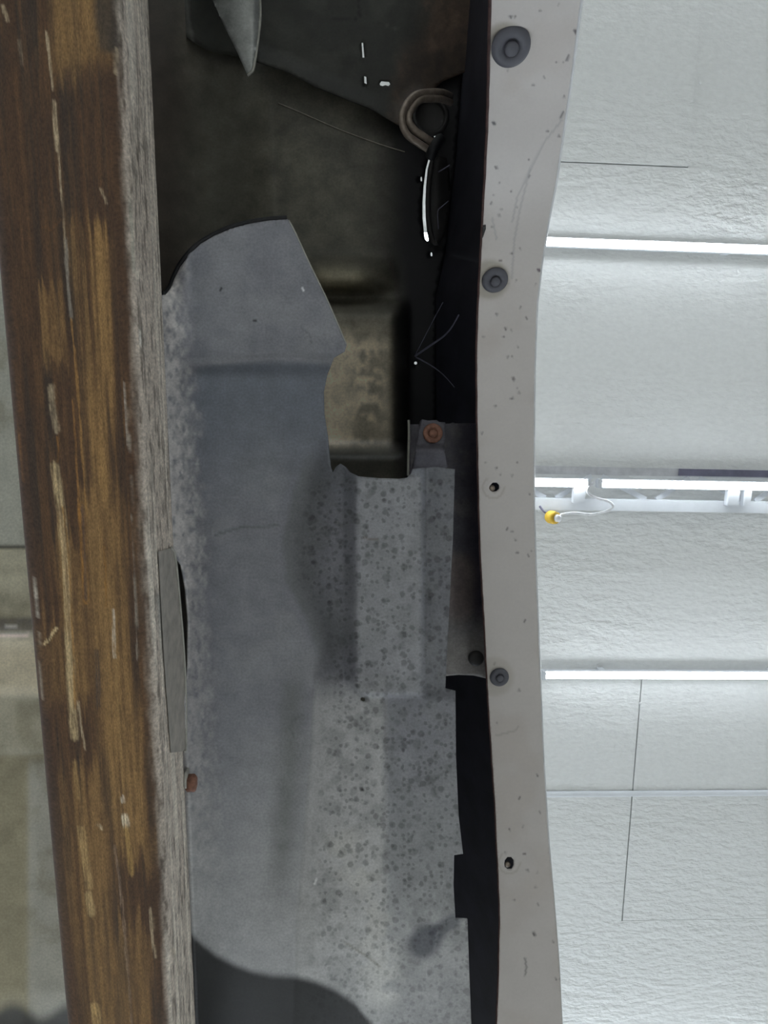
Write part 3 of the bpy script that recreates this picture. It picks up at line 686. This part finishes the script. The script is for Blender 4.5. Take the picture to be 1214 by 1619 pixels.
def sh_col(x, y):
    n = fbm(x / 70, y / 70, 51); n2 = fbm(x / 22, y / 22, 57); n3 = fbm(x / 6, y / 14, 61)
    c = np.tile(lin((112, 112, 118)), (len(x), 1))
    c = mixc(c, (124, 124, 128), sstep(.45, .7, n) * .6)
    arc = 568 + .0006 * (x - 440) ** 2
    c = mixc(c, (90, 95, 104), .8 * sstep(arc - 2, arc + 10, y) * (1 - sstep(620, 860, y)) * sstep(285, 335, x + (n2 - .5) * 30))  # bluish shade below the bend, painted into the colour
    c = mixc(c, (136, 136, 140), .45 * (1 - sstep(2, 9, np.abs(y - arc + 6))) * (1 - sstep(430, 545, x)))  # light caught along the bend, painted as a paler band
    u = x - ip(y, XL)
    c = mixc(c, (196, 191, 188), (1 - sstep(6, 60, u + (n3 - .5) * 46)) * .85 * sstep(.12, .6, fbm(x / 5, y / 9, 67)) * (1 - .45 * sstep(850, 1000, y)))  # lit margin next to the rail, painted in as a pale band
    c = mixc(c, (153, 153, 153), sstep(1080, 1480, y) * .75)
    c = mixc(c, (88, 89, 92), .55 * sstep(669, 675, x) * (1 - sstep(1095, 1110, y)) + .35 * sstep(606, 620, x) * sstep(1100, 1110, y) * (1 - sstep(1380, 1500, y)))  # dirt plus painted shading on the flange step, painted shading on the slope
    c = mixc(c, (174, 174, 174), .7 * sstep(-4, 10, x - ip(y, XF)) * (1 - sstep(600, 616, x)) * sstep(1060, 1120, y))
    c = mixc(c, (128, 128, 131), .6 * sstep(560, 575, x) * (1 - sstep(664, 670, x)) * sstep(745, 760, y) * (1 - sstep(1096, 1106, y)))
    sp = mask_sh(x, y); c = mixc(c, (104, 105, 106), sp * .35 * sstep(.45, .6, n2))
    xf = ip(y, XF)
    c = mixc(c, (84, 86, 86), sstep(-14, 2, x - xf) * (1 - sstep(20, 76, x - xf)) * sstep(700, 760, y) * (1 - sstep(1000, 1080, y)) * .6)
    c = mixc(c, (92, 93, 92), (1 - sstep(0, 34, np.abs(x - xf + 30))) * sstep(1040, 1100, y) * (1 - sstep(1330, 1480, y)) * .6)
    c = mixc(c, (182, 181, 178), .7 * (1 - sstep(8, 50, pdist(x, y, [(545, 1340), (572, 1400), (590, 1480), (606, 1560)]))) * sstep(.3, .6, n2))
    c = strokes(c, x, y, [([(668, 1492), (676, 1484)], 44, (62, 64, 72), .8), ([(690, 1474), (716, 1456)], 22, (66, 68, 76), .65), ([(340, 846), (380, 834), (440, 831)], 3, (78, 80, 82), .6), ([(686, 1505), (692, 1472)], 3, (120, 120, 124), .5),
        ([(480, 1130), (464, 1138), (458, 1152), (464, 1166)], 2.5, (84, 86, 88), .5), ([(700, 1222), (686, 1234), (684, 1248), (692, 1260)], 2.5, (80, 80, 82), .5), ([(476, 518), (490, 530), (492, 542)], 2.5, (88, 88, 92), .5),
        ([(575, 850), (598, 854)], 3, (98, 88, 84), .7), ([(500, 1390), (497, 1396)], 3, (230, 230, 228), .9), ([(545, 1490), (580, 1512), (600, 1528)], 3, (120, 116, 108), .6), ([(350, 455), (349, 459)], 3, (30, 30, 32), .9), ([(401, 507), (405, 508)], 3, (30, 30, 32), .9),
        ([(478, 457), (480, 458)], 3, (210, 210, 214), .9), ([(571, 1247), (573, 1250)], 4, (28, 28, 30), .9)])
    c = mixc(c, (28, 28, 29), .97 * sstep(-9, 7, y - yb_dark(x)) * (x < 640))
    return c
def mask_sh(x, y):
    xf = ip(y, XF)
    a = sstep(0, 46, x - xf) * sstep(720, 770, y)
    b_ = .45 * sstep(470, 560, x) * (1 - sstep(560, 660, y)) * .6
    return np.clip(np.maximum(a * (1 - .35 * sstep(1380, 1560, y)), b_), 0, 1)
TOPE = [(248, 468), (262, 466), (270, 456), (276, 440), (285, 422), (300, 402), (318, 386), (340, 373), (365, 362), (395, 354), (425, 349), (455, 347)]
SH = TOPE + [(467, 368), (490, 418), (520, 480), (548, 545), (545, 556), (528, 566), (518, 590), (512, 620), (513, 655), (518, 690), (520, 720),
    (522, 738), (526, 747), (531, 738), (538, 733), (545, 738), (552, 747), (566, 753), (600, 756), (632, 757), (644, 755), (650, 748), (652, 741), (690, 738), (719, 742), (718, 780), (716, 850), (711, 950), (706, 1040), (704, 1088),
    (720, 1092), (721, 1200), (725, 1290), (732, 1350), (718, 1352), (717, 1400), (720, 1452), (739, 1453), (742, 1540), (746, 1640), (756, 1880), (304, 1880), (294, 1619), (286, 1400), (280, 1210), (290, 1130), (297.5, 1050), (298, 980), (294, 930), (287, 893), (276, 876), (262, 862), (254, 800), (240, 560), (238, 480)]
shield = thing('splash_shield', 'large stained grey sheet metal shield between chassis rail and white fender', 'splash shield', V(450, 900, .63))
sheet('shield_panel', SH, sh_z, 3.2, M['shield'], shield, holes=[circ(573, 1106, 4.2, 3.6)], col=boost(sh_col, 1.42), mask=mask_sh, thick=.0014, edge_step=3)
tube('edge_trim', [V(x - 1.5, y - 2.5, float(sh_z(np.array(float(x)), np.array(float(y)))) + .002) for x, y in [(257, 466)] + TOPE[1:]], .0019, M['rubber'], shield, 8, 5)
tube('cut_edge', [V(x + .6, y, float(sh_z(np.array(float(x)), np.array(float(y)))) + .0003) for x, y in ((456, 348), (467, 369), (490, 419), (520, 481), (547, 544))], .0006, M['bare'], shield, 6, 4)

# ------------------------------------------------------------------ dark bracket plate next to the fender with rusty bolt
def pl_z(x, y): return .735 + .02 * sstep(712, 765, x) * (1 - sstep(960, 1060, y)) - .004 * sstep(1030, 1070, y)
def pl_col(x, y):
    c = np.tile(lin((74, 72, 78)), (len(x), 1)); n = fbm(x / 20, y / 20, 71)
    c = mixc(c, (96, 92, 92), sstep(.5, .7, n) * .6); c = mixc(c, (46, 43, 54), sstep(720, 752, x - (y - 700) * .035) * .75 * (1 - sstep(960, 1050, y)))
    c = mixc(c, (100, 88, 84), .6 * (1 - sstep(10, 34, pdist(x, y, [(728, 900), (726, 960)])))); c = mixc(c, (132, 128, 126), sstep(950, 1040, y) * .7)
    return c
brk = thing('bracket_plate', 'dark grey bracket plate tucked between shield and white fender lip', 'bracket', V(720, 880, .735))
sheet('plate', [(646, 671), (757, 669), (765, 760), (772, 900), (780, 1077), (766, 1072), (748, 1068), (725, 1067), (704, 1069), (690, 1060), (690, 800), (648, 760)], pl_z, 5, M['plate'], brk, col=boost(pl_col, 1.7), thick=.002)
tube('bare_edge', [V(646, 664, .728), V(646.5, 690, .725), V(645.5, 720, .72), V(645, 752, .715)], .0014, M['bare'], brk, 6, 3)
lathe('spring_nut', [(.0085, 0), (.0085, .003), (.006, .005), (0, .005)], V(752, 1040, .7315), (0, 0, -1), M['dark_rubber'], brk, 24)
def tab_z(x, y): return .694 - .024 * sstep(702, 712, y) + .008 * sstep(712, 742, y) + .012 * (sstep(0, 5, 652 + (742 - y) * .17 - x))
tab = thing('mounting_tab', 'dark grey mounting tab held by a round rusty bolt', 'bracket', V(684, 700, .69))
sheet('tab', [(663, 667), (667, 663), (678, 665), (690, 664), (694, 667), (704, 668), (704, 690), (702, 712), (708, 738), (700, 744), (652, 746), (650, 742), (656, 715), (661, 690)], tab_z, 3, M['plate'], tab,
      col=lambda x, y: np.tile(lin((92, 90, 98)), (len(x), 1)), thick=.003)
bl = thing('flange_bolt', 'round rusty orange flange bolt in the mounting tab', 'bolt', V(684, 685, .69))
lathe('bolt_flange', [(.0098, 0), (.0099, .0012), (.009, .0024), (.0052, .003), (.0050, .0022), (0, .0022)], V(684, 685, .6935), (0, 0, -1), M['rust'], bl, 32)
lathe('socket_head', [(.0042, .001), (.0041, .0042), (.0034, .005), (0, .0048)], V(684, 685, .6935), (0, 0, -1), M['rust'], bl, 24)

# ------------------------------------------------------------------ things up in the cavity
def tg_z(x, y): return .74 + .05 * ((np.asarray(x) - 400) / 60.0) ** 2 * .5 + .02 * sstep(400, 412, x)
TG_ = [(318, -160), (322, -60), (336, 0), (355, 43), (375, 83), (391, 119), (396, 115), (401, 107), (407, 69), (411, 31), (411, 0), (408, -80), (400, -160)]
tgp = thing('metal_tongue', 'pale grey pointed metal tongue hanging in front of the black panel', 'metal bracket', V(390, 20, .74))
sheet('blade', TG_, tg_z, 4, M['shield'], tgp, col=lambda x, y: mixc(np.tile(lin((150, 152, 150)), (len(x), 1)), (120, 120, 118), sstep(.5, .7, fbm(x / 20, y / 20, 5)) * .6) * 1.6, mask=lambda x, y: np.full(len(x), .15))
tube('rolled_rim', [V(x, y, float(tg_z(x, y)) - .001) for x, y in TG_[5:12]], .0014, M['bare'], tgp, 8, 4)

hz = .865
hose = thing('bent_pipe', 'brownish twin pipe bent in a hook below the upper panel', 'pipe', V(650, 190, hz))
tube('pipe', [V(712, 152, hz + .07), V(700, 147, hz + .04), V(682, 146, hz + .02), V(658, 150, hz + .005), V(642, 166, hz), V(635, 189, hz - .004), V(643, 212, hz - .004), V(661, 226, hz), V(682, 239, hz + .01)], .0042, M['tubing'], hose, 12)
tube('pipe', [V(712, 162, hz + .07), V(700, 157, hz + .04), V(684, 156, hz + .02), V(664, 158, hz + .008), V(652, 171, hz + .003), V(646, 188, hz), V(654, 204, hz), V(670, 216, hz + .003), V(690, 229, hz + .012)], .0042, M['tubing'], hose, 12)
tube('clamp', [V(680, 248, hz - .006), V(684, 238, hz - .012), V(690, 228, hz - .010), V(696, 220, hz)], .0065, M['rubber'], hose, 8)
lathe('grommet', [(.021, 0), (.024, .004), (.021, .008), (.018, .006), (.017, -.01), (.006, -.012), (0, -.012)], V(680, 186, .945), (0, 0, -1), M['dark_rubber'], hose, 32)
flap = thing('rubber_flap', 'dark oval rubber flap beside the bright slit', 'rubber flap', V(695, 320, .96))
FP = [(684, 252), (679, 285), (677, 330), (680, 362), (686, 383), (692, 384), (703, 372), (708, 345), (712, 305), (710, 270), (706, 250), (694, 246)]
sheet('flap', FP, lambda x, y: .955 + .02 * sstep(690, 722, x), 4, M['dark_rubber'], flap, thick=.003)
tube('lip', [V(x - .5, y, .951) for x, y in FP[:6]], .003, M['dark_rubber'], flap, 8, 4)
tube('wire', [V(693, 272, .945), V(703, 266, .945), V(711, 261, .945)], .0009, M['wire'], flap, 6, 3)
tube('wire', [V(693, 362, .945), V(692, 335, .945), V(698, 327, .945), V(709, 318, .945)], .0007, M['wire'], flap, 6, 3)
ws = thing('wire_strands', 'three thin pale strands fanning out from a pinhole in the dark wall', 'wire', V(656, 562, .93))
tube('strand', [V(656, 563, .96), V(682, 545, .935), V(702, 531, .91), V(714, 517, .89), V(725, 498, .87)], (.0015, .0009), M['wire'], ws, 6, 4)
tube('strand', [V(657, 560, .96), V(670, 535, .94), V(685, 506, .92), V(700, 478, .90)], .0006, M['wire'], ws, 6, 4)
tube('strand', [V(658, 565, .96), V(680, 577, .935), V(700, 592, .91), V(718, 612, .88)], (.0011, .0005), M['wire'], ws, 6, 4)
